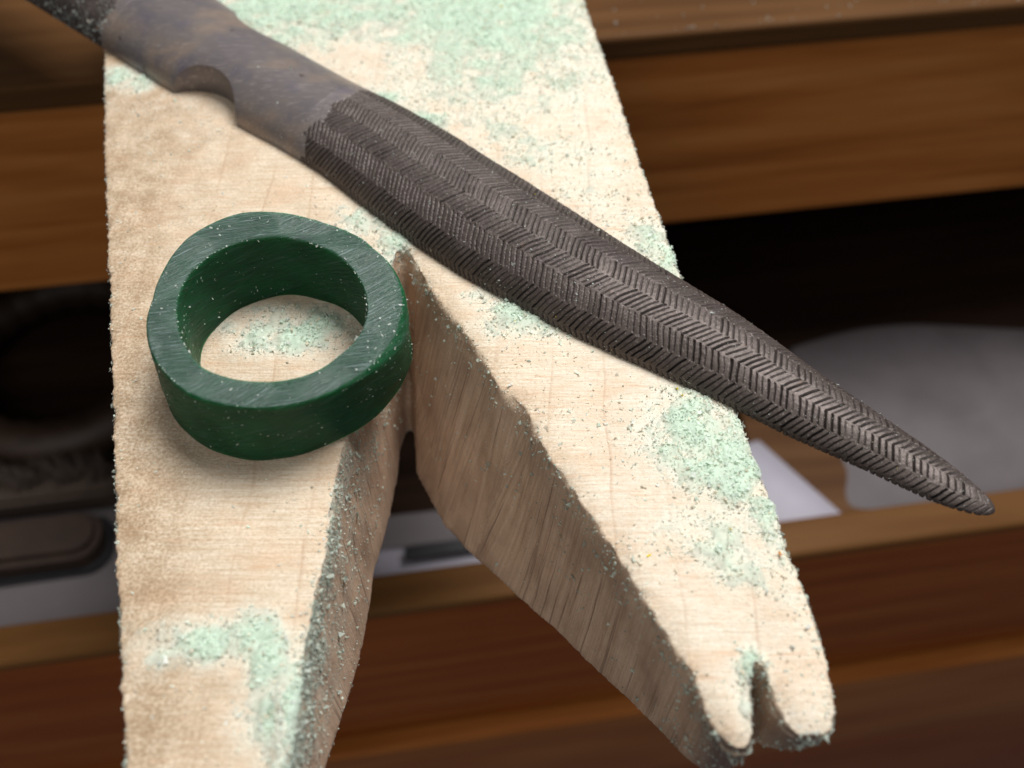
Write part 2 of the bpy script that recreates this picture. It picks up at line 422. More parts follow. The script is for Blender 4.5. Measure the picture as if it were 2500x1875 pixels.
# crumpled plastic bag, a closed pillow
def bag():
    nu, nv = 90, 60
    a = np.linspace(0, 1, nu); b = np.linspace(0, 1, nv)
    A, B = np.meshgrid(a, b, indexing='ij')
    u0 = 82 + 14 * B ** 1.2 + 7 * np.sin(B * 5.2) * B; u1 = np.full_like(B, 205)
    u = u0 + (u1 - u0) * A; vv = 39.2 + 54 * B + 4 * np.sin(A * 7) * B
    env = (np.clip(np.sin(np.pi * A), 0, 1) * np.clip(np.sin(np.pi * B), 0, 1)) ** 0.45
    p = np.c_[u.ravel(), vv.ravel(), np.zeros(u.size)]
    wr = 0.7 * noise(p, 0.04, 3, 2) + 0.3 * (1 - np.abs(noise(p * [1, 0.5, 1], 0.05, 8, 1)) * 2)
    zt = -119.5 + env.ravel() * (6.5 - 3.5 * B.ravel() + 3.4 * wr) + 0.4
    zb = -120.6 + 0 * zt
    V2 = np.r_[np.c_[u.ravel(), vv.ravel(), zt], np.c_[u.ravel(), vv.ravel(), zb]]
    N = nu * nv; idx = np.arange(N).reshape(nu, nv)
    f = np.stack([idx[:-1, :-1], idx[1:, :-1], idx[1:, 1:], idx[:-1, 1:]], -1).reshape(-1, 4)
    def rim(l): return np.stack([l[:-1], l[:-1] + N, l[1:] + N, l[1:]], -1)
    F = np.r_[f, f[:, ::-1] + N, rim(idx[:, 0]), rim(idx[-1, :]), rim(idx[::-1, -1]), rim(idx[0, ::-1])]
    o = obj('plastic_bag', mesh_np('plastic_bag', V2, F), M_bag); o.rotation_euler = (0, 0, TH)
    tag(o, 'flat crumpled grey plastic bag in the drawer below the file tip', 'bag')
bag()

# dark brush with bristle tufts and a curved brown roll, both in the shadow on the left
br = empty('scrubbing_brush', (0, 0, 0), TH)
tag(br, 'dark wooden brush with a row of bristle tufts in the shadowed drawer', 'brush')
def rounded_slab(name, u0, u1, v0, v1, z0, z1, r, bev=1.0):
    bm = bmesh.new(); pts = []
    for cx, cy, a0 in ((u1 - r, v1 - r, 0), (u0 + r, v1 - r, 90), (u0 + r, v0 + r, 180), (u1 - r, v0 + r, 270)):
        for k in range(7):
            a = R(a0 + 15 * k); pts.append((cx + r * math.cos(a), cy + r * math.sin(a)))
    vs = [bm.verts.new((x * S, y * S, z0 * S)) for x, y in pts]
    f = bm.faces.new(vs)
    e = bmesh.ops.extrude_face_region(bm, geom=[f])
    bmesh.ops.translate(bm, verts=[g for g in e['geom'] if isinstance(g, bmesh.types.BMVert)], vec=(0, 0, (z1 - z0) * S))
    bmesh.ops.recalc_face_normals(bm, faces=bm.faces)
    bmesh.ops.bevel(bm, geom=[e2 for e2 in bm.edges if abs(e2.verts[0].co.z - e2.verts[1].co.z) < 1e-7], offset=bev * S, segments=2, affect='EDGES')
    me = bpy.data.meshes.new(name); bm.to_mesh(me); bm.free(); return me
obj('brush_back', rounded_slab('brush_back', -150, -85, 54, 66, -119.8, -113, 5.5, 1.5), M_brush, br)
obj('rim_shadow', rounded_slab('rim_shadow', -151.5, -83.5, 52.5, 67.5, -120.3, -118.5, 6, 0.5), M_black, br)  # black slab in place of the shadow around the block
def tuft_mesh():
    Vt, Ft = [], []
    r2 = random.Random(3)
    for k in range(40):
        x, y = r2.uniform(-1.8, 1.8), r2.uniform(-3, 3); dx, dy = r2.uniform(-1, 1), r2.uniform(-1.2, 1.2); h = r2.uniform(6, 8.5)
        b = len(Vt)
        for ang in (0, 2.1, 4.2): Vt.append((x + 0.2 * math.cos(ang), y + 0.2 * math.sin(ang), 0))
        Vt.append((x + dx, y + dy, h)); Ft += [(b, b + 1, b + 3), (b + 1, b + 2, b + 3), (b + 2, b, b + 3)]
    return mesh_np('bristle_tuft', Vt, Ft)
bb = empty('bristle_block', (0, 0, 0), TH)
tag(bb, 'brown bristle bar with short tufts in the shadowed drawer behind the dark block', 'brush')
obj('bar', rounded_slab('bar', -150, -82, 70, 79, -120, -113.5, 3, 1.0), M_bristle, bb)
tm = tuft_mesh(); tm.materials.append(M_bristle)
for k in range(13):
    o = obj('bristle_tuft', tm, None, bb); o.location = Vector((-146 + k * 5.0, 76, -113.6)) * S; o.rotation_euler = (0, 0, k * 1.3)
tag(br, 'dark block with rounded corner and a black rim as painted shadow in the shadowed drawer', 'sanding block'); br.name = 'sanding_block'
def roll():
    Vt, Ft = [], []; n = 72; prof = [(-1, -1), (1, -1), (1.15, 0), (1, 1), (-1, 1), (-1.15, 0)]
    for k in range(n):
        a = 2 * math.pi * k / n
        for i, (x, y) in enumerate(prof):
            rr = 27 + 4.2 * x + (0.5 * math.sin(k * 2.1) if x < 0 else 0)
            Vt.append((rr * math.cos(a), rr * math.sin(a), 5.0 * y))
    m = len(prof)
    for k in range(n):
        for i in range(m): Ft.append((k * m + i, ((k + 1) % n) * m + i, ((k + 1) % n) * m + (i + 1) % m, k * m + (i + 1) % m))
    o = obj('tape_roll', mesh_np('tape_roll', Vt, Ft), M_ringbrown)
    p = Matrix.Rotation(TH, 3, 'Z') @ Vector((-100, 113, -114.6)); o.location = p * S
    tag(o, 'curved brown tape roll in the dark recess left of the pin', 'tape')
roll()

# ------------------------------------------------------------------ bench pin
TOP = [  # outline seen from above, counter-clockwise, paired with the foot of each wall (x, y, depth)
 # left prong, outer side going down
 ((-60.5, 75), None), ((-55.5, 57.4), None), ((-50.3, 38.2), None), ((-45.5, 21.7), None), ((-41.4, 7.8), None), ((-38.0, -3.9), None), ((-35.1, -14.0), None),
 ((-32.6, -22.7), None), ((-30.3, -30.4), None), ((-28.6, -35.8), None), ((-26.4, -46), None), ((-24.8, -50), None),
 # blunt end of the left prong
 ((-21, -51.5), None), ((-17.6, -49), None),
 # left wall of the vee
 ((-16.6, -40), (-16.3, -40)), ((-16.4, -35.7), (-16.0, -35)), ((-16.4, -28.0), (-15.9, -26.5)), ((-16.3, -23.0), (-15.7, -21)), ((-15.7, -18.0), (-15.5, -15.6)),
 ((-15.8, -14.7), (-15.5, -8.8)), ((-15.9, -10.5), (-14.6, -3.0)), ((-15.4, -7.4), (-14.2, 1.0)), ((-15.0, -2), (-13.8, 5.9)), ((-14.2, 6), (-13.6, 9.2)),
 ((-13.3, 13), (-13.2, 11.0)), ((-12.6, 18.6), (-12.7, 12.0)), ((-11.9, 19.3), (-12.3, 11.0)),
 # right wall of the vee
 ((-9.9, 15.3), (-11.6, 5.0)), ((-7.7, 11.0), (-9.6, 1.0)), ((-5.6, 7.9), (-8.0, -2.0)), ((-2.9, 3.2), (-5.6, -5.0)), ((-1.3, -0.5), (-3.2, -7.6)), ((1.3, -3.0), (-1.2, -9.5)),
 ((2.2, -6.0), (0.8, -11.6)), ((3.5, -8.7), (2.6, -13.5)), ((6.1, -13.4), (5.2, -16.3)), ((9.1, -19.2), (8.4, -20.4)), ((11.7, -24.3), (11.6, -24.9)), ((13.1, -27.3), (13.0, -27.6)),
 ((14.1, -28.8), (14.0, -29.4)), ((14.5, -30.7), (14.6, -30.6)), ((15.0, -32.3), (15.2, -32.0)), ((16.1, -34.0), (16.1, -33.5)), ((17.0, -34.6), (17.0, -34.2)), ((17.9, -34.5), (17.8, -34.2)), ((18.35, -33.8), (18.3, -33.5)),
 # notch between the two small fingers
 ((18.5, -32.3), None), ((18.6, -30.2), None), ((18.8, -28.4), None), ((19.25, -27.3), None), ((19.8, -28.0), None), ((19.95, -29.5), None), ((20.3, -31.2), None), ((20.9, -32.7), None),
 ((22.0, -33.5), None), ((23.6, -33.4), None), ((24.7, -32.6), None),
 # right side going back
 ((25.0, -30.6), None), ((25.0, -28.6), None), ((24.8, -26.0), None), ((24.3, -21.4), None), ((23.7, -17.8), None), ((23.2, -13.4), None), ((22.4, -8.9), None), ((21.6, -3.9), None), ((20.0, 5), None), ((18.2, 14.6), None),
 ((17.0, 24.0), None), ((15.5, 33.8), None), ((13.9, 46.8), None), ((12.4, 57.4), None), ((10.5, 70.3), None), ((6, 100), None), ((2, 128), None), ((-70, 118), None)]
def depth(y):
    return float(np.interp(y, [-52, -36, -33, -29.5, -24, -19.5, -12, 0, 40, 66], [8.5, 10.5, 11.5, 14.5, 19, 21.6, 23.6, 24.6, 23.5, 21.9]))
top2 = [p for p, q in TOP]
bot2 = [(q if q else p) for p, q in TOP]
def build_pin():
    bm = bmesh.new()
    # finely resampled loop so the wedge underside follows its profile
    T, B = [], []
    n = len(TOP)
    for i in range(n):
        a, b = np.array(top2[i]), np.array(top2[(i + 1) % n]); c, d = np.array(bot2[i]), np.array(bot2[(i + 1) % n])
        k = max(1, int(np.linalg.norm(b - a) / 1.5))
        for j in range(k):
            t = j / k; T.append(a + (b - a) * t); B.append(c + (d - c) * t)
    vt = [bm.verts.new((x * S, y * S, 0)) for x, y in T]
    vb = [bm.verts.new((x * S, y * S, -depth(y) * S)) for x, y in B]
    m = len(T)
    for i in range(m):
        bm.faces.new((vt[i], vb[i], vb[(i + 1) % m], vt[(i + 1) % m]))
    for lst in (vt, vb):
        for tri in tessellate_polygon([[v.co for v in lst]]):
            try: bm.faces.new([lst[k] for k in tri])
            except ValueError: pass
    bmesh.ops.recalc_face_normals(bm, faces=bm.faces)
    me = bpy.data.meshes.new('pin_raw'); bm.to_mesh(me); bm.free()
    o = bpy.data.objects.new('pin_raw', me); COL.objects.link(o)
    r = o.modifiers.new('r', 'REMESH'); r.mode = 'VOXEL'; r.voxel_size = 0.40 * S; r.use_smooth_shade = True
    s = o.modifiers.new('s', 'SMOOTH'); s.factor = 0.5; s.iterations = 3
    me2 = evaluated(o); me2.name = 'bench_pin'
    bpy.data.objects.remove(o)
    v, nn = get_vn(me2)
    d = seg_dist(v[:, :2].astype(float), np.array(top2))
    edge = np.exp(-(d / 0.9) ** 2) * np.clip(1 + v[:, 2] / 2.5, 0, 1)
    # worn and nibbled edges, gentle unevenness, saw strokes on the sides
    v2 = v.astype(float)
    side = np.clip((0.75 - nn[:, 2]) / 0.35, 0, 1)
    big = noise(v2, 0.55, 1, 2)
    disp = 0.05 * noise(v2, 0.25, 2, 2) + edge * (-0.10 + 0.22 * np.minimum(big, 0.1) + 0.16 * noise(v2, 1.6, 3, 2))
    disp += side * (0.05 * noise(v2 * [1, 1, 0.02], 1.6, 5, 2) + 0.015 * noise(v2 * [1, 1, 0.3], 0.8, 6))
    # rounded finger ends: pull the lower part of the ends back
    v3 = v2 + nn * disp[:, None]
    end = np.clip((-31.2 - v3[:, 1]) / 3.0, 0, 1) * (v3[:, 0] > 13)
    low = np.clip((-v3[:, 2] - 1.0) / 10, 0, 1)
    v3[:, 1] += end * low ** 1.6 * np.where(v3[:, 0] > 18.9, 1.6, 0.8)
    lift = np.clip((v3[:, 0] - 17.4) / 1.6, 0, 1) * np.clip((-15 - v3[:, 1]) / 10, 0, 1)
    v3[:, 2] *= 1 - 0.30 * lift
    fz = np.clip((-28.5 - v3[:, 1]) / 4.0, 0, 1) * (v3[:, 0] > 12.5)
    dl = seg_dist(v3[:, :2], np.array(top2[40:60]), False)
    v3[:, 2] -= fz * np.exp(-(dl / 1.0) ** 2) * 0.55 * (v3[:, 2] > -1.5)
    # raised splinter at the front of the left prong
    sp = seg_dist(v3[:, :2], np.array([(-18.0, -30.6), (-17.2, -33.0), (-17.1, -36.5)]), False)
    v3[:, 2] += np.exp(-(sp / 0.55) ** 2) * 0.75 * (nn[:, 2] > 0.3)
    set_v(me2, v3)
    return me2
pin_me = build_pin()
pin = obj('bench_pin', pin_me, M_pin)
tag(pin, 'pale wooden bench pin with a vee cut into two prongs, dusted with green wax', 'bench pin')

BLOBS = [(-3.7, 65.4, 10.4, 8.1, 1.0), (-30.8, 67.9, 9.9, 7.1, 0.9), (-16.8, 66.6, 9.9, 5.9, 0.7), (4.8, 65.4, 3.9, 7.0, 0.7), (-35.3, 63.1, 3.9, 4.6, 0.6), (-1.6, 53.0, 10.4, 9.1, 0.5), (-9.9, 58.5, 7.6, 6.5, 0.4), (7.9, 59.6, 2.5, 8.7, 0.4),
 (-16.4, 46.3, 2.4, 2.0, 0.7), (-11.7, 42.0, 2.9, 1.9, 0.7), (4.2, 35.5, 5.6, 3.5, 0.4), (-1.5, 39.2, 3.4, 2.7, 0.35), (8.4, 29.6, 3.3, 3.2, 0.3), (15.1, 20.2, 2.1, 2.9, 0.5), (16.8, 17.2, 1.5, 2.1, 0.8),
 (1.6, 10.1, 2.7, 1.9, 0.9), (-2.7, 11.7, 1.9, 1.3, 0.35), (4.5, 7.8, 1.9, 1.3, 0.5), (-0.3, 7.8, 2.9, 1.9, 0.35),
 (17.3, -3.9, 2.6, 3.2, 0.9), (18.5, -8.1, 3.4, 3.0, 1.0), (20.3, -10.1, 2.1, 2.9, 1.0), (14.1, -5.5, 2.2, 2.6, 0.55), (16.6, -2.3, 1.8, 1.6, 0.7), (21.2, -4.5, 1.3, 2.1, 0.7), (22.3, -13.5, 1.6, 2.8, 0.6), (18.0, -17.6, 2.4, 2.2, 0.4), (19.7, -19.8, 2.7, 1.7, 0.45), (16.0, -14.9, 3.2, 2.7, 0.25), (23.1, -18.1, 1.2, 3.4, 0.5),
 (-22.9, 6.5, 4.7, 1.9, 0.9), (-19.8, 7.8, 2.4, 1.9, 0.6), (-25.5, 5.3, 2.3, 1.8, 0.4), (-24.3, 9.7, 4.3, 1.0, 0.3),
 (-24.6, -26.3, 4.1, 1.3, 0.85), (-21.1, -25.5, 2.2, 1.5, 0.85), (-27.7, -27.5, 1.8, 1.1, 0.5), (-19.2, -28.2, 1.5, 2.2, 0.75), (-17.3, -31.1, 2.1, 2.8, 0.85), (-15.7, -34.6, 2.1, 2.0, 1.0), (-15.7, -26.7, 0.7, 3.7, 0.6), (-18.1, -32.5, 1.1, 1.4, 0.7),
 (-16.0, 23.2, 2.1, 2.3, 0.6), (-13.1, 19.4, 1.5, 2.9, 0.8), (-11.7, 15.1, 1.0, 2.1, 0.5), (-18.2, 24.7, 2.1, 1.6, 0.25), (-52.2, 51.4, 1.8, 1.6, 0.8), (-48.8, 49.9, 1.8, 1.5, 0.6), (19.1, -28.2, 0.7, 1.1, 1.0), (19.1, -30.4, 0.7, 1.8, 0.9), (18.0, -30.4, 0.7, 2.1, 0.5)]
def dust_map(p):
    """0..1 coverage of wax dust on the top at plan positions"""
    q = np.c_[p[:, :2], np.zeros(len(p))]
    n1 = noise(q, 0.5, 21, 3); n2 = noise(q, 1.7, 22, 2)
    d = np.zeros(len(p))
    for x, y, rx, ry, a in BLOBS:
        e = ((p[:, 0] - x) / (1.22 * rx)) ** 2 + ((p[:, 1] - y) / (1.22 * ry)) ** 2
        d = np.maximum(d, a * np.exp(-e * 0.9) * 1.15) + 0.18 * a * np.exp(-e * 0.9)
    return np.clip(d * (0.92 + 0.45 * n1) + 0.12 * n2 * (d > 0.08), 0, 1.15)
pv, pn = get_vn(pin_me)
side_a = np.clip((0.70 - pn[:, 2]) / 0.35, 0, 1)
dm = dust_map(pv) * np.clip((pn[:, 2] - 0.3) / 0.4, 0, 1) * (pv[:, 2] > -2)
lwall = (pn[:, 0] > 0.3) & (pv[:, 0] < -12) & (pv[:, 1] < 12) & (pn[:, 2] < 0.75)
dm = dm * 1.5
dm[lwall] = np.maximum(dm, (0.62 * np.clip(1.1 + pv[:, 2] / 16, 0, 1) * np.clip(0.6 + 0.7 * noise(pv, 0.5, 81, 2), 0, 1)))[lwall]  # left vee wall: wax film, raised to paint in light from the right
attr(pin_me, 'dust', np.clip(dm - 0.06, 0, 0.9))
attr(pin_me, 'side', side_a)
def run_along(P, poly):
    poly = np.asarray(poly, float); best = np.full(len(P), 1e9); out = np.zeros(len(P)); acc = 0.0
    for a, b in zip(poly, np.roll(poly, -1, 0)):
        d = b - a; L = math.sqrt(d @ d); t = np.clip(((P - a) @ d) / (L * L), 0, 1)
        e = P - (a + t[:, None] * d); q = np.einsum('ij,ij->i', e, e); m = q < best
        best[m] = q[m]; out[m] = acc + t[m] * L; acc += L
    return out
attr(pin_me, 'wall_run', run_along(pv[:, :2].astype(float), top2))
attr(pin_me, 'burn', np.clip((-31.0 - pv[:, 1]) / 2.5, 0, 1) * (pv[:, 0] > 13.5) * side_a)
ledge = seg_dist(pv[:, :2].astype(float), np.array(top2[:14]), False)
gm = np.exp(-(ledge / 6.0) ** 2) * 0.9 + 0.55 * np.clip((pv[:, 1] - 18) / 22, 0, 1) * np.exp(-(ledge / 16) ** 2) + 0.10
gm += 0.25 * np.clip((6 - pv[:, 0]) / 40, 0, 1)
gm += 0.35 * np.exp(-(seg_dist(pv[:, :2].astype(float), np.array(top2[26:46]), False) / 1.5) ** 2)
attr(pin_me, 'grime', np.clip(gm, 0, 1))
attr(pin_me, 'pale', np.clip(np.maximum((pv[:, 0] + 2) / 12, (pv[:, 1] - 32) / 14), 0, 1) * 0.8)

# ------------------------------------------------------------------ wax ring
RC = np.array([-21.5, 3.2]); RH = 8.45
G = np.arange(-180, 180, 20)
R_OUT = [11.75, 11.95, 12.1, 12.4, 12.35, 12.4, 12.3, 12.25, 12.4, 11.8, 11.1, 10.75, 10.75, 11.1, 12.4, 13.4, 13.2, 12.2]
R_BOT = [12.4, 12.6, 12.7, 12.8, 12.5, 11.75, 11.35, 11.2, 11.5, 11.5, 11.2, 10.8, 10.75, 11.1, 12.4, 13.4, 13.2, 12.4]
R_IN = [9.4, 9.15, 9.3, 9.5, 9.65, 9.65, 9.55, 9.05, 8.65, 8.0, 7.6, 7.45, 7.6, 7.95, 8.65, 9.25, 9.6, 9.6]
def per(vals, a):
    x = np.linspace(-180, 180, 361); y = np.interp(x, G, vals, period=360)
    k = np.hanning(17); k /= k.sum(); y = np.convolve(np.r_[y[-31:-1], y, y[1:31]], k, 'same')[30:-30]
    return np.interp(a, x, y)
def build_ring():
    na = 720
    ang = -180 + 360 * np.arange(na) / na
    ro, rb, ri = per(R_OUT, ang), per(R_BOT, ang), per(R_IN, ang)
    # worn shoulder on the right
    sh = 0.22 + 1.5 * np.exp(-((ang + 18) / 26) ** 2)
    prof_n = []
    P = []; topf = []
    def ringrow(r, z, t): P.append(np.stack([RC[0] + r * np.cos(np.radians(ang)), RC[1] + r * np.sin(np.radians(ang)), z + 0 * ang], -1)); topf.append(np.full(na, t))
    for t in np.linspace(0, 1, 26):                    # outer wall, upwards
        r = rb + (ro - rb) * t
        ringrow(r - 0.12 * np.exp(-t * 40), 0.03 + t * (RH - sh), 0.0)
    for t in np.linspace(0.1, 1, 9):                   # shoulder
        a = t * math.pi / 2
        ringrow(ro - sh * (1 - math.cos(a)), RH - sh * (1 - math.sin(a)), float(t > 0.55))
    for t in np.linspace(0.06, 1, 20):                 # top face
        ringrow((ro - sh) + (ri + 0.15 - ro + sh) * t, np.full(na, RH), 1.0)
    ringrow(ri + 0.04, RH - 0.05, 0.5)
    for t in np.linspace(0.02, 1, 24):                 # bore, downwards
        ringrow(ri - 0.10 * math.sin(t * 3.1), RH - 0.12 - t * (RH - 0.15), 0.0)
    ringrow(ri + 0.2, 0.0, 0.0); ringrow(rb - 0.35, 0.0, 0.0)
    V = np.concatenate(P); m = len(P)
    i = np.arange(m)[:, None] * na; j = np.arange(na)[None]; i2 = ((np.arange(m) + 1) % m)[:, None] * na; j2 = (j + 1) % na
    F = np.stack([i + j, i + j2, i2 + j2, i2 + j], -1).reshape(-1, 4)
    me = mesh_np('wax_ring', V, F)
    v, n = get_vn(me)
    v2 = v.astype(float); tf = np.concatenate(topf)
    # facets left by the file, then strokes
    ca, sa = math.cos(R(-38)), math.sin(R(-38))
    q = np.stack([v2[:, 0] * ca - v2[:, 1] * sa, v2[:, 0] * sa + v2[:, 1] * ca, v2[:, 2]], -1)
    d = 0.16 * noise(v2, 0.22, 5, 2) + tf * (0.05 * noise(q * [0.10, 1.6, 0.2], 1.0, 7, 2))
    w2 = 1 - tf
    sl = np.stack([np.degrees(np.arctan2(v2[:, 1] - RC[1], v2[:, 0] - RC[0])) * 0.05, v2[:, 2] * 2.2 + np.degrees(np.arctan2(v2[:, 1] - RC[1], v2[:, 0] - RC[0])) * 0.06, 0 * v2[:, 2]], -1)
    d += w2 * 0.03 * noise(sl, 1.0, 9, 2) * (v2[:, 2] > 0.3)
    v2 += n * d[:, None]
    v2[:, 2] = np.maximum(v2[:, 2], 0.0)
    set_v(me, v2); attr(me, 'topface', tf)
    return me
ring_me = build_ring()
for p in (ring_me,): p.transform(Matrix.Translation(Vector((-RC[0] * S, -RC[1] * S, 0))))
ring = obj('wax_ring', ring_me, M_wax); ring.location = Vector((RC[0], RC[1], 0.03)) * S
tag(ring, 'dark green carved wax ring blank lying flat on the left prong', 'ring')

# ------------------------------------------------------------------ half-round file
AX = np.array([0.7572, -0.6532]); AN = np.array([0.6532, 0.7572]); FO = np.array([-24.7, 33.4])
SW = [-122, -118, -105, -85, -61, -45, -31, -24, -14, -5, 3, 11, 19, 26.6, 34, 40.5, 47, 52.5, 58, 64.2, 71.9, 77.0, 79.6, 81.0, 81.7, 81.95]
WW = [0.6, 2.5, 6.0, 9.0, 9.76, 8.83, 8.1, 7.8, 7.25, 6.96, 7.2, 7.54, 7.59, 7.48, 7.03, 6.55, 5.93, 5.41, 4.65, 3.91, 2.92, 2.28, 1.66, 1.1, 0.6, 0.18]
TC = [7.9, 7.9, 7.9, 7.9, 7.92, 7.19, 6.4, 6.15, 6.45, 6.83, 7.06, 6.64, 6.05, 5.77, 5.80, 5.89, 6.35, 6.76, 6.91, 6.8, 7.18, 7.25, 7.35, 7.5, 7.6, 7.62]
def smooth_interp(xs, ys, x):
    g = np.linspace(xs[0], xs[-1], 2600); y = np.interp(g, xs, ys)
    k = np.hanning(75); k /= k.sum(); ys2 = np.convolve(np.pad(y, 37, 'edge'), k, 'valid')
    near = np.clip(np.minimum(xs[-1] - g, g - xs[0]) / 4.0, 0, 1)
    return np.interp(x, g, y * (1 - near) + ys2 * near)
def f_w(s): return smooth_interp(SW, WW, s)
def f_c(s): return smooth_interp(SW, TC, s)
HR = 0.68
def file_grid(s, nphi):
    """rows along the axis; phi from the near edge over the crest to the far edge"""
    wv = f_w(s); hv = HR * wv; cv = f_c(s)
    # equal arc spacing on the half ellipse
    ph = np.linspace(0, math.pi, 721)
    ex, ez = -np.cos(ph), HR * np.sin(ph)
    L = np.r_[0, np.cumsum(np.hypot(np.diff(ex), np.diff(ez)))]
    f = np.interp(np.linspace(0, L[-1], nphi), L, ph)
    a = (np.linspace(0, L[-1], nphi) - L[-1] / 2)          # signed arc from the crest, per unit half-width
    T = cv[:, None] + wv[:, None] * -np.cos(f)[None]
    Z = hv[:, None] * np.sin(f)[None]
    A = wv[:, None] * a[None]
    nt = -np.cos(f) / 1.0; nz = np.sin(f) / HR; ln = np.hypot(nt, nz)
    return T, Z, A, (nt / ln)[None].repeat(len(s), 0), (nz / ln)[None].repeat(len(s), 0)
def close_mesh(name, Sg, T, Z, nbot=8, z0=0.07):
    ns, nphi = T.shape
    X = FO[0] + Sg * AX[0] + T * AN[0]; Y = FO[1] + Sg * AX[1] + T * AN[1]
    rows = np.stack([X, Y, Z + z0], -1)
    # flat underside
    tb = np.linspace(0, 1, nbot + 2)[1:-1]
    under = rows[:, -1][:, None] * (1 - tb)[None, :, None] + rows[:, 0][:, None] * tb[None, :, None]
    under[..., 2] = z0 - 0.02
    g = np.concatenate([rows, under], 1); m = g.shape[1]
    i = np.arange(ns - 1)[:, None] * m; j = np.arange(m)[None]; j2 = (j + 1) % m
    F = np.stack([i + j, i + m + j, i + m + j2, i + j2], -1).reshape(-1, 4)
    V = g.reshape(-1, 3)
    me = mesh_np(name, V, F)
    bm = bmesh.new(); bm.from_mesh(me); bm.verts.ensure_lookup_table()
    bm.faces.new([bm.verts[k] for k in range(m)]); bm.faces.new([bm.verts[(ns - 1) * m + k] for k in range(m)][::-1])
    bmesh.ops.recalc_face_normals(bm, faces=bm.faces)
    bm.to_mesh(me); bm.free()
    return me, m
PITCH, BAND = 0.64, 2.5
def toothed(name, s0, s1, ds, nphi, start, sgn, seed, depth=0.26):
    s = np.arange(s0, s1 + 1e-6, ds)
    s[-1] = s1
    T, Z, A, NT_, NZ = file_grid(s, nphi)
    Sg = np.repeat(s[:, None], nphi, 1)
    pw = np.stack([Sg.ravel(), A.ravel(), 0 * A.ravel()], -1)
    bnoise = noise(pw, 0.9, seed, 2).reshape(A.shape)
    wn = f_w(s)[:, None]
    De = A - A[:, :1]                                    # distance from the near edge
    bw = BAND * (0.40 + 0.60 * wn / 7.5) if sgn > 0 else BAND + 0 * wn
    xb = (De - 1.0 * wn / 7.5) / bw
    band = np.floor(xb + 0.03 * bnoise).astype(int)
    loc = (xb - band - 0.5) * bw
    rb = np.random.default_rng(seed)
    par = np.where(band % 2 == 0, 1.0, -1.0)          # slant of the cuts alternates band by band
    tri = par * loc
    ph = (Sg - 0.50 * tri + 0.07 * bnoise + 0.10 * noise(pw, 0.35, seed + 5).reshape(A.shape)) / PITCH + rb.uniform(-0.22, 0.22, 64)[band + 30]
    tooth = np.floor(ph).astype(int); fr = ph - tooth
    rnd = _hash(tooth.astype(np.int64), band.astype(np.int64), np.zeros_like(tooth, dtype=np.int64), seed)
    g = np.clip(fr / (0.30 + 0.10 * rnd), 0, 1)
    h = -depth * (1 - g) * (0.85 + 0.3 * rnd) + 0.05 * (fr - 0.5) + 0.02 * rnd
    fade = np.clip((bw / 2 * (1.0 + 0.14 * rnd) - np.abs(loc)) / 0.18, 0.0, 1) * (0.85 + 0.30 * rnd)
    stag = start + sgn * (0.35 * par + 0.5 * rb.uniform(-1, 1, 64)[band + 30]) + (-0.55) * par * loc * 0.6
    mask = np.clip((Sg - stag) * sgn / 0.25, 0, 1)
    wv = f_w(s)[:, None]
    edgefade = np.clip((Z + 0.45) / 0.35, 0, 1)
    tip = np.clip(wv / 1.2, 0.15, 1)
    amt = mask * tip * edgefade
    h = np.where(fade > 0, h * fade, 0) * amt + 0.015 * noise(pw, 3.0, seed + 2, 2).reshape(A.shape)
    T2 = T + NT_ * h; Z2 = np.maximum(Z + NZ * h, 0)
    me, m = close_mesh(name, Sg, T2, Z2)
    gro = np.zeros((len(s), m), np.float32); gro[:, :nphi] = np.clip(2.1 - fr / (0.19 + 0.07 * rnd), 0, 1) * fade * amt * np.where(par > 0, 1.0, 0.5)  # cuts facing away from the window painted full dark, the other slant half
    attr(me, 'groove_shade', gro.ravel())
    cutm = np.ones((len(s), m), np.float32); cutm[:, :nphi] = np.clip(mask + 0 * A, 0, 1); cutm[:, nphi:] = cutm[:, :1]
    attr(me, 'cut', cutm.ravel())
    return me
hf = empty('half_round_file', (0, 0, 0))
tag(hf, 'dark steel half round rasp file with herringbone teeth lying across the bench pin', 'file')
blade_me = toothed('toothed_blade', -2.2, 81.95, 0.055, 250, -0.8, 1, 11)
blade = obj('toothed_blade', blade_me, M_rasp, hf)
heel_me = toothed('toothed_heel', -122, -37.5, 0.12, 170, -39.6, -1, 23, 0.30)
heel = obj('toothed_heel', heel_me, M_rasp, hf); heel['label'] = 'second toothed end clogged with pale wax dust'
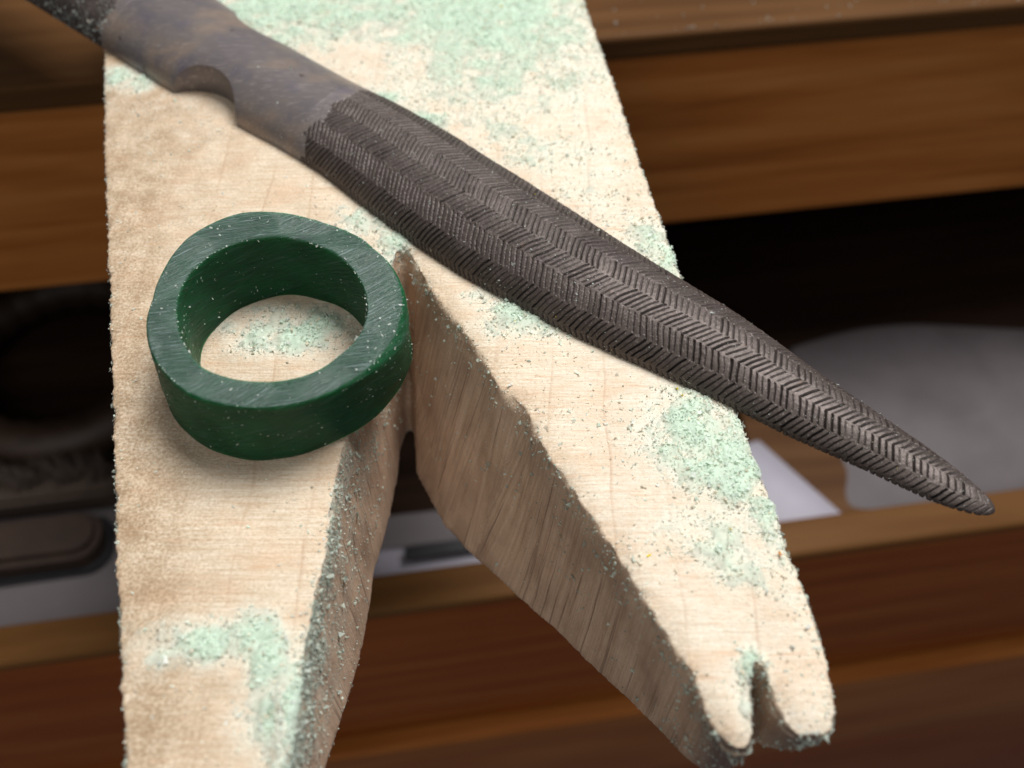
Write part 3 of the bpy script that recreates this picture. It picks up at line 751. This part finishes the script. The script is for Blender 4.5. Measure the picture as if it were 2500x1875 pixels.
def build_shank():
    s = np.arange(-37.5, -2.2 + 1e-6, 0.2521)
    s[-1] = -2.2
    T, Z, A, a, b = file_grid(s, 120)
    me, m = close_mesh('shank', np.repeat(s[:, None], 120, 1), T, Z)
    o = bpy.data.objects.new('shank_raw', me); COL.objects.link(o)
    cuts = []
    for t, sc, rad in ((-4.75, -17.4, 6.85), (22.9, -21.8, 12.0)):
        bm = bmesh.new(); bmesh.ops.create_cone(bm, cap_ends=True, segments=96, radius1=rad * S, radius2=rad * S, depth=20 * S)
        c = bpy.data.meshes.new('c'); bm.to_mesh(c); bm.free()
        co = bpy.data.objects.new('c', c); COL.objects.link(co)
        p = FO + AX * sc + AN * t; co.location = (p[0] * S, p[1] * S, 3 * S)
        md = o.modifiers.new('b', 'BOOLEAN'); md.operation = 'DIFFERENCE'; md.object = co; md.solver = 'EXACT'; cuts.append(co)
    bv = o.modifiers.new('bev', 'BEVEL'); bv.width = 0.22 * S; bv.segments = 2; bv.limit_method = 'ANGLE'; bv.angle_limit = R(50)
    bpy.context.view_layer.update()
    me2 = evaluated(o); me2.name = 'shank'
    for c in cuts: bpy.data.objects.remove(c)
    bpy.data.objects.remove(o)
    for p in me2.polygons: p.use_smooth = True
    try: me2.set_sharp_from_angle(angle=R(40))
    except Exception: pass
    return me2
shank_me = build_shank()
shank = obj('shank', shank_me, M_steel, hf)

# ------------------------------------------------------------------ wax dust
def tri_data(me, off=(0, 0, 0)):
    me.calc_loop_triangles()
    v, n = get_vn(me); v = v + np.array(off)
    t = np.empty(len(me.loop_triangles) * 3, np.int32); me.loop_triangles.foreach_get('vertices', t); t = t.reshape(-1, 3)
    a, b, c = v[t[:, 0]], v[t[:, 1]], v[t[:, 2]]
    cr = np.cross(b - a, c - a); ar = np.linalg.norm(cr, axis=1)
    nn = cr / np.maximum(ar, 1e-12)[:, None]
    return a, b, c, nn, ar / 2
def scatter(td, dens, r):
    a, b, c, nn, ar = td
    cen = (a + b + c) / 3
    lam = dens(cen, nn) * ar
    k = r.poisson(np.clip(lam, 0, 50))
    idx = np.repeat(np.arange(len(a)), k)
    u, v = r.random(len(idx)), r.random(len(idx)); fl = u + v > 1; u[fl] = 1 - u[fl]; v[fl] = 1 - v[fl]
    return a[idx] + (b[idx] - a[idx]) * u[:, None] + (c[idx] - a[idx]) * v[:, None], nn[idx]
# chip templates: curled shavings and crumbs
def templates(r):
    out = []
    for k in range(10):                                  # curled strip, 3 x 2 points
        n = 3; Lc, Wd, curl = r.uniform(0.8, 1.3), r.uniform(0.35, 0.7), r.uniform(0.4, 1.8)
        V = []
        for i in range(n):
            t = (i / (n - 1) - 0.5) * curl * 1.6
            x = math.sin(t) / max(curl * 0.8, 0.3) * Lc * 0.6; z = (1 - math.cos(t)) * 0.5
            for sd in (-1, 1): V.append((x + r.uniform(-.1, .1), sd * Wd * 0.5 * r.uniform(0.6, 1.1), z + r.uniform(-.05, .12)))
        F = [(0, 2, 1), (1, 2, 3), (2, 4, 3), (3, 4, 5)]
        out.append((np.array(V), np.array(F)))
    for k in range(8):                                   # crumb
        V = np.array([(1, 0, 0), (-1, 0, 0), (0, 1, 0), (0, -1, 0), (0, 0, 1), (0, 0, -0.6)]) * 0.5 * r.uniform(0.5, 1.15, (6, 1)) + r.normal(0, 0.07, (6, 3))
        F = np.array([(0, 2, 4), (2, 1, 4), (1, 3, 4), (3, 0, 4), (2, 0, 5), (1, 2, 5), (3, 1, 5), (0, 3, 5)])
        out.append((V, F))
    return out
TPL = templates(np.random.default_rng(5))
def make_dust(name, pos, nrm, size, tone, r, tilt=0.6, crumb=0.5):
    n = len(pos)
    kind = np.where(r.random(n) < crumb, r.integers(10, 18, n), r.integers(0, 10, n))
    up = nrm + r.normal(0, tilt, (n, 3)); up /= np.linalg.norm(up, axis=1)[:, None]
    ref = r.normal(0, 1, (n, 3)); xa = np.cross(up, ref); xa /= np.linalg.norm(xa, axis=1)[:, None]; ya = np.cross(up, xa)
    Vs, Fs, Cs = [], [], []; base = 0
    for k, (tv, tf) in enumerate(TPL):
        m = np.nonzero(kind == k)[0]
        if not len(m): continue
        q = tv[None] * size[m][:, None, None]
        w3 = pos[m][:, None] + q[..., 0:1] * xa[m][:, None] + q[..., 1:2] * ya[m][:, None] + q[..., 2:3] * up[m][:, None]
        Vs.append(w3.reshape(-1, 3))
        Fs.append((tf[None] + (base + np.arange(len(m)) * len(tv))[:, None, None]).reshape(-1, 3))
        Cs.append(np.repeat(tone[m], len(tv), 0)); base += len(m) * len(tv)
    me = mesh_np(name, np.concatenate(Vs), np.concatenate(Fs), smooth=False)
    c = np.concatenate(Cs)
    ca = me.color_attributes.new('tone', 'FLOAT_COLOR', 'POINT')
    ca.data.foreach_set('color', np.c_[c, np.ones(len(c))].astype(np.float32).ravel())
    o = obj(name, me, M_dust)
    return o
MINT = np.array((0.78, 0.875, 0.785)); GREY = np.array((0.68, 0.73, 0.67)); CREAM = np.array((0.80, 0.75, 0.63)); WHITE = np.array((0.80, 0.83, 0.79))
YEL = np.array((0.80, 0.66, 0.04)); ORA = np.array((0.55, 0.22, 0.05))
def tones(n, r, mint=0.5, grey=0.25, cream=0.15):
    u = r.random(n); t = np.empty((n, 3))
    t[:] = WHITE
    t[u < mint + grey + cream] = CREAM; t[u < mint + grey] = GREY; t[u < mint] = MINT
    t *= r.uniform(0.82, 1.12, (n, 1))
    y = r.random(n); t[y < 0.0012] = YEL; t[(y > 0.0012) & (y < 0.0020)] = ORA
    return np.clip(t, 0, 0.95)

r1 = np.random.default_rng(41)
def inside(P, poly):
    c = np.zeros(len(P), bool); poly = np.asarray(poly, float)
    for (x0, y0), (x1, y1) in zip(poly, np.roll(poly, -1, 0)):
        if y0 == y1: continue
        k = ((P[:, 1] > y0) != (P[:, 1] > y1)) & (P[:, 0] < (x1 - x0) * (P[:, 1] - y0) / (y1 - y0) + x0)
        c ^= k
    return c
def build_powder():
    st = 0.15
    gx = np.arange(-57, 27, st); gy = np.arange(-38, 77, st)
    X, Y = np.meshgrid(gx, gy, indexing='ij'); P = np.c_[X.ravel(), Y.ravel()]
    P = P + r1.uniform(-0.06, 0.06, P.shape)
    d = dust_map(np.c_[P, 0 * P[:, 0]])
    ok = np.nonzero(d > 0.06)[0]; ok = ok[inside(P[ok], top2)]
    q = np.c_[P[ok], 0 * ok]
    lump = noise(q, 2.1, 71, 1) * 0.55 + noise(q, 4.3, 72, 1) * 0.6
    drift = noise(q, 0.9, 73, 2)
    ed = seg_dist(P[ok], np.array(top2))
    dd = np.clip(d[ok] - 0.20, 0, 1)
    h = np.full(len(P), -1.0)
    h[ok] = -0.16 + 0.52 * dd ** 0.8 + 0.13 * lump * (0.5 + dd) + 0.10 * drift * (dd > 0) - 0.35 * np.exp(-ed / 0.35)
    H = h.reshape(X.shape)
    keep = np.maximum.reduce([H[:-1, :-1], H[1:, :-1], H[1:, 1:], H[:-1, 1:]]) > -0.05
    idx = np.arange(len(P)).reshape(X.shape)
    F = np.stack([idx[:-1, :-1], idx[1:, :-1], idx[1:, 1:], idx[:-1, 1:]], -1)[keep]
    u, inv = np.unique(F, return_inverse=True); F = inv.reshape(F.shape)
    hv = np.maximum(h[u], -0.22)
    V = np.c_[P[u], hv]
    me = mesh_np('wax_powder', V, F)
    du = np.clip((d[u] - 0.30) * 1.5, 0, 1)[:, None]
    n1 = noise(np.c_[P[u], 0 * u], 1.3, 75, 3)[:, None]
    col = np.array((0.76, 0.75, 0.655)) * (1 - du) + np.array((0.70, 0.825, 0.705)) * du
    col = np.clip(col * (1 + 0.10 * n1), 0, 0.95)
    ca = me.color_attributes.new('tone', 'FLOAT_COLOR', 'POINT')
    ca.data.foreach_set('color', np.c_[col, np.ones(len(col))].astype(np.float32).ravel())
    o = obj('wax_powder', me, M_dust)
    tag(o, 'soft drifts of packed mint green wax powder lying on the bench pin', 'wax powder', kind='stuff')
    print('powder', len(F))
build_powder()
td = tri_data(pin_me)
vis = (td[0][:, 1] < 84) & (td[0][:, 2] > -21.5)
td = tuple(x[vis] for x in td)
EDGE_L = np.array(top2[:14]); EDGE_V1 = np.array(top2[14:27]); EDGE_V2 = np.array(top2[26:46]); EDGE_R = np.array(top2[54:75])
def dens_pin(c, n):
    topm = (n[:, 2] > 0.55) & (c[:, 2] > -2.0)
    d = np.zeros(len(c))
    dmap = dust_map(c)
    cov = np.clip(dmap - 0.10, 0, 1)
    q = np.c_[c[:, :2], 0 * c[:, 0]]
    patch = np.clip(0.5 + noise(q, 0.22, 33, 2), 0, 1.4)
    right = np.clip((c[:, 0] + 6) / 10, 0, 1)
    d += topm * (cov ** 1.2 * 22 + patch * (0.5 + 2.4 * right + 1.8 * np.clip((c[:, 1] - 34) / 14, 0, 1)))
    upper = c[:, 2] > -3.2
    el = np.exp(-(seg_dist(c[:, :2], EDGE_L, False) / 0.45) ** 2) * upper
    ev1 = np.exp(-(seg_dist(c[:, :2], EDGE_V1, False) / 0.7) ** 2) * upper
    ev2 = np.exp(-(seg_dist(c[:, :2], EDGE_V2, False) / 0.45) ** 2) * upper
    er = np.exp(-(seg_dist(c[:, :2], EDGE_R, False) / 0.6) ** 2) * upper
    front = np.clip((-8 - c[:, 1]) / 18, 0, 1)
    d += el * (2.2 + 14 * front * np.clip(0.4 + noise(q, 0.5, 35), 0, 1)) + ev1 * (3 + 14 * front) + ev2 * 4.5 + er * (7 + 6 * np.clip(noise(q, 0.35, 36) + 0.4, 0, 1))
    side = (n[:, 2] < 0.55)
    lw = side & (n[:, 0] > 0.4) & (c[:, 0] < -12)
    d += lw * (c[:, 1] < -22) * (c[:, 2] > -6) * 13 * np.clip(0.55 + noise(c, 0.35, 47, 2), 0, 1)
    d += lw * np.clip(1 + c[:, 2] / 22, 0, 1) * (1.8 + 7.0 * np.clip(noise(c, 0.4, 37, 2) + 0.2, 0, 1)) 
    rw = side & (n[:, 0] < -0.3) & (c[:, 0] > -13)
    d += rw * (0.35 + 1.1 * np.clip(noise(c, 0.45, 38, 2), 0, 1)) * np.clip(1.15 + c[:, 2] / 18, 0.15, 1)
    d += np.exp(-((c[:, 0] - 19.2) / 1.3) ** 2 - ((c[:, 1] + 29.0) / 2.2) ** 2) * np.clip(1 + c[:, 2] / 6, 0, 1) * 16
    d += (side & (c[:, 1] < -28) & (c[:, 0] > 12)) * (1.0 + 1.5 * np.clip(noise(c, 0.6, 39), 0, 1))
    return d
pos, nr = scatter(td, dens_pin, r1)
dd = dust_map(pos) * (nr[:, 2] > 0.55)
size = 0.14 + 0.19 * r1.random(len(pos)) ** 2 + 0.34 * (r1.random(len(pos)) < 0.08) * r1.random(len(pos))
size *= np.where(nr[:, 2] < 0.55, 1.0 + 0.5 * r1.random(len(pos)) ** 2, 1.0)
pos = pos + nr * (size * 0.2)[:, None] + np.c_[0 * dd, 0 * dd, np.clip(dd - 0.20, 0, 1) ** 0.8 * 0.45 * r1.uniform(0.5, 1.1, len(pos))]
tn = tones(len(pos), r1, 0.20, 0.18, 0.45)
sd = nr[:, 2] < 0.55
tn[sd] = np.array((0.62, 0.68, 0.60)) * r1.uniform(0.7, 1.25, (sd.sum(), 1))
heavy = r1.random(len(pos)) < np.clip(dd * 1.5 - 0.6, 0, 0.8)
tn[heavy] = np.clip(MINT * r1.uniform(0.85, 1.12, (heavy.sum(), 1)), 0, 0.95)
tag(make_dust('wax_dust', pos, nr, size, tn, r1, 0.28, 0.55), 'pale green wax filings heaped and scattered over the bench pin', 'wax dust', kind='stuff')
print('pin dust', len(pos))

# dust on the ring, the file and the bench edge
td = tri_data(ring_me, (RC[0], RC[1], 0.03))
def dens_ring(c, n):
    return (n[:, 2] > 0.6) * (0.30 + 1.2 * (c[:, 0] > -13) + 0.5 * np.clip(noise(c, 0.4, 51), 0, 1)) + (n[:, 2] <= 0.6) * (c[:, 2] > 0.4) * (0.35 + 0.6 * np.clip(noise(c, 0.5, 52), 0, 1))
pos, nr = scatter(td, dens_ring, r1)
# chips collect along the two top rims
na = 230; aa = r1.uniform(-180, 180, na); inn = r1.random(na) < 0.5
rr = np.where(inn, per(R_IN, aa), per(R_OUT, aa) - 0.15)
rp = np.c_[RC[0] + rr * np.cos(np.radians(aa)), RC[1] + rr * np.sin(np.radians(aa)), np.full(na, RH - 0.03)]
keep = ~((~inn) & (np.abs(aa + 18) < 45))
pos = np.r_[pos, rp[keep]]; nr = np.r_[nr, np.tile((0, 0, 1.0), (keep.sum(), 1))]
size = 0.09 + 0.20 * r1.random(len(pos)) ** 3
tag(make_dust('wax_dust', pos + nr * 0.02, nr, size, tones(len(pos), r1, 0.25, 0.35, 0.0), r1, 0.35, 0.35), 'tiny pale wax chips sprinkled on the green ring', 'wax dust', kind='stuff')

P3, N3, SZ, TN = [], [], [], []
for me, kind in ((blade_me, 0), (shank_me, 1), (heel_me, 2)):
    td = tri_data(me)
    def dens_file(c, n, kind=kind):
        q = c
        if kind == 2:
            ok = (c[:, 1] < 95) & (n[:, 2] > -0.1)
            s_ = (c[:, 0] - FO[0]) * AX[0] + (c[:, 1] - FO[1]) * AX[1]
            return ok * (s_ < -38.8) * np.clip(0.55 + 0.9 * noise(q, 0.55, 61, 2), 0.05, 1) * 7.5
        base = 0.9 if kind == 0 else 0.16
        return (n[:, 2] > 0.05) * base * np.clip(0.5 + noise(q, 0.3, 62 + kind, 2), 0.1, 1.4)
    p, n = scatter(td, dens_file, r1)
    sz = (0.09 + 0.16 * r1.random(len(p)) ** 2.5 + 0.30 * (r1.random(len(p)) < 0.02)) if kind < 2 else 0.14 + 0.30 * r1.random(len(p)) ** 2
    P3.append(p + n * 0.03); N3.append(n); SZ.append(sz); 
    t_ = tones(len(p), r1, 0.2, 0.45, 0.05) * (0.75 if kind < 2 else 0.62)
    y = r1.random(len(p)) < (0.012 if kind == 0 else 0); t_[y] = YEL
    TN.append(t_)
tag(make_dust('wax_dust', np.concatenate(P3), np.concatenate(N3), np.concatenate(SZ), np.concatenate(TN), r1, 0.55, 0.4), 'fine pale wax specks clinging to the steel file and clogging its heel', 'wax dust', kind='stuff')
print('file dust', sum(len(p) for p in P3))

n = 170
uu = r1.uniform(5, 140, n); vv = 93.6 + 34 * r1.random(n) ** 2
pos = np.c_[uu * math.cos(TH) - vv * math.sin(TH), uu * math.sin(TH) + vv * math.cos(TH), np.full(n, -21.9)]
tag(make_dust('wax_dust', pos, np.tile((0, 0, 1.0), (n, 1)), 0.25 + 0.5 * r1.random(n) ** 2, 0.6 * tones(n, r1, 0.4, 0.4, 0.1), r1, 0.3, 0.6), 'sparse wax chips along the front edge of the brown bench top', 'wax dust', kind='stuff')
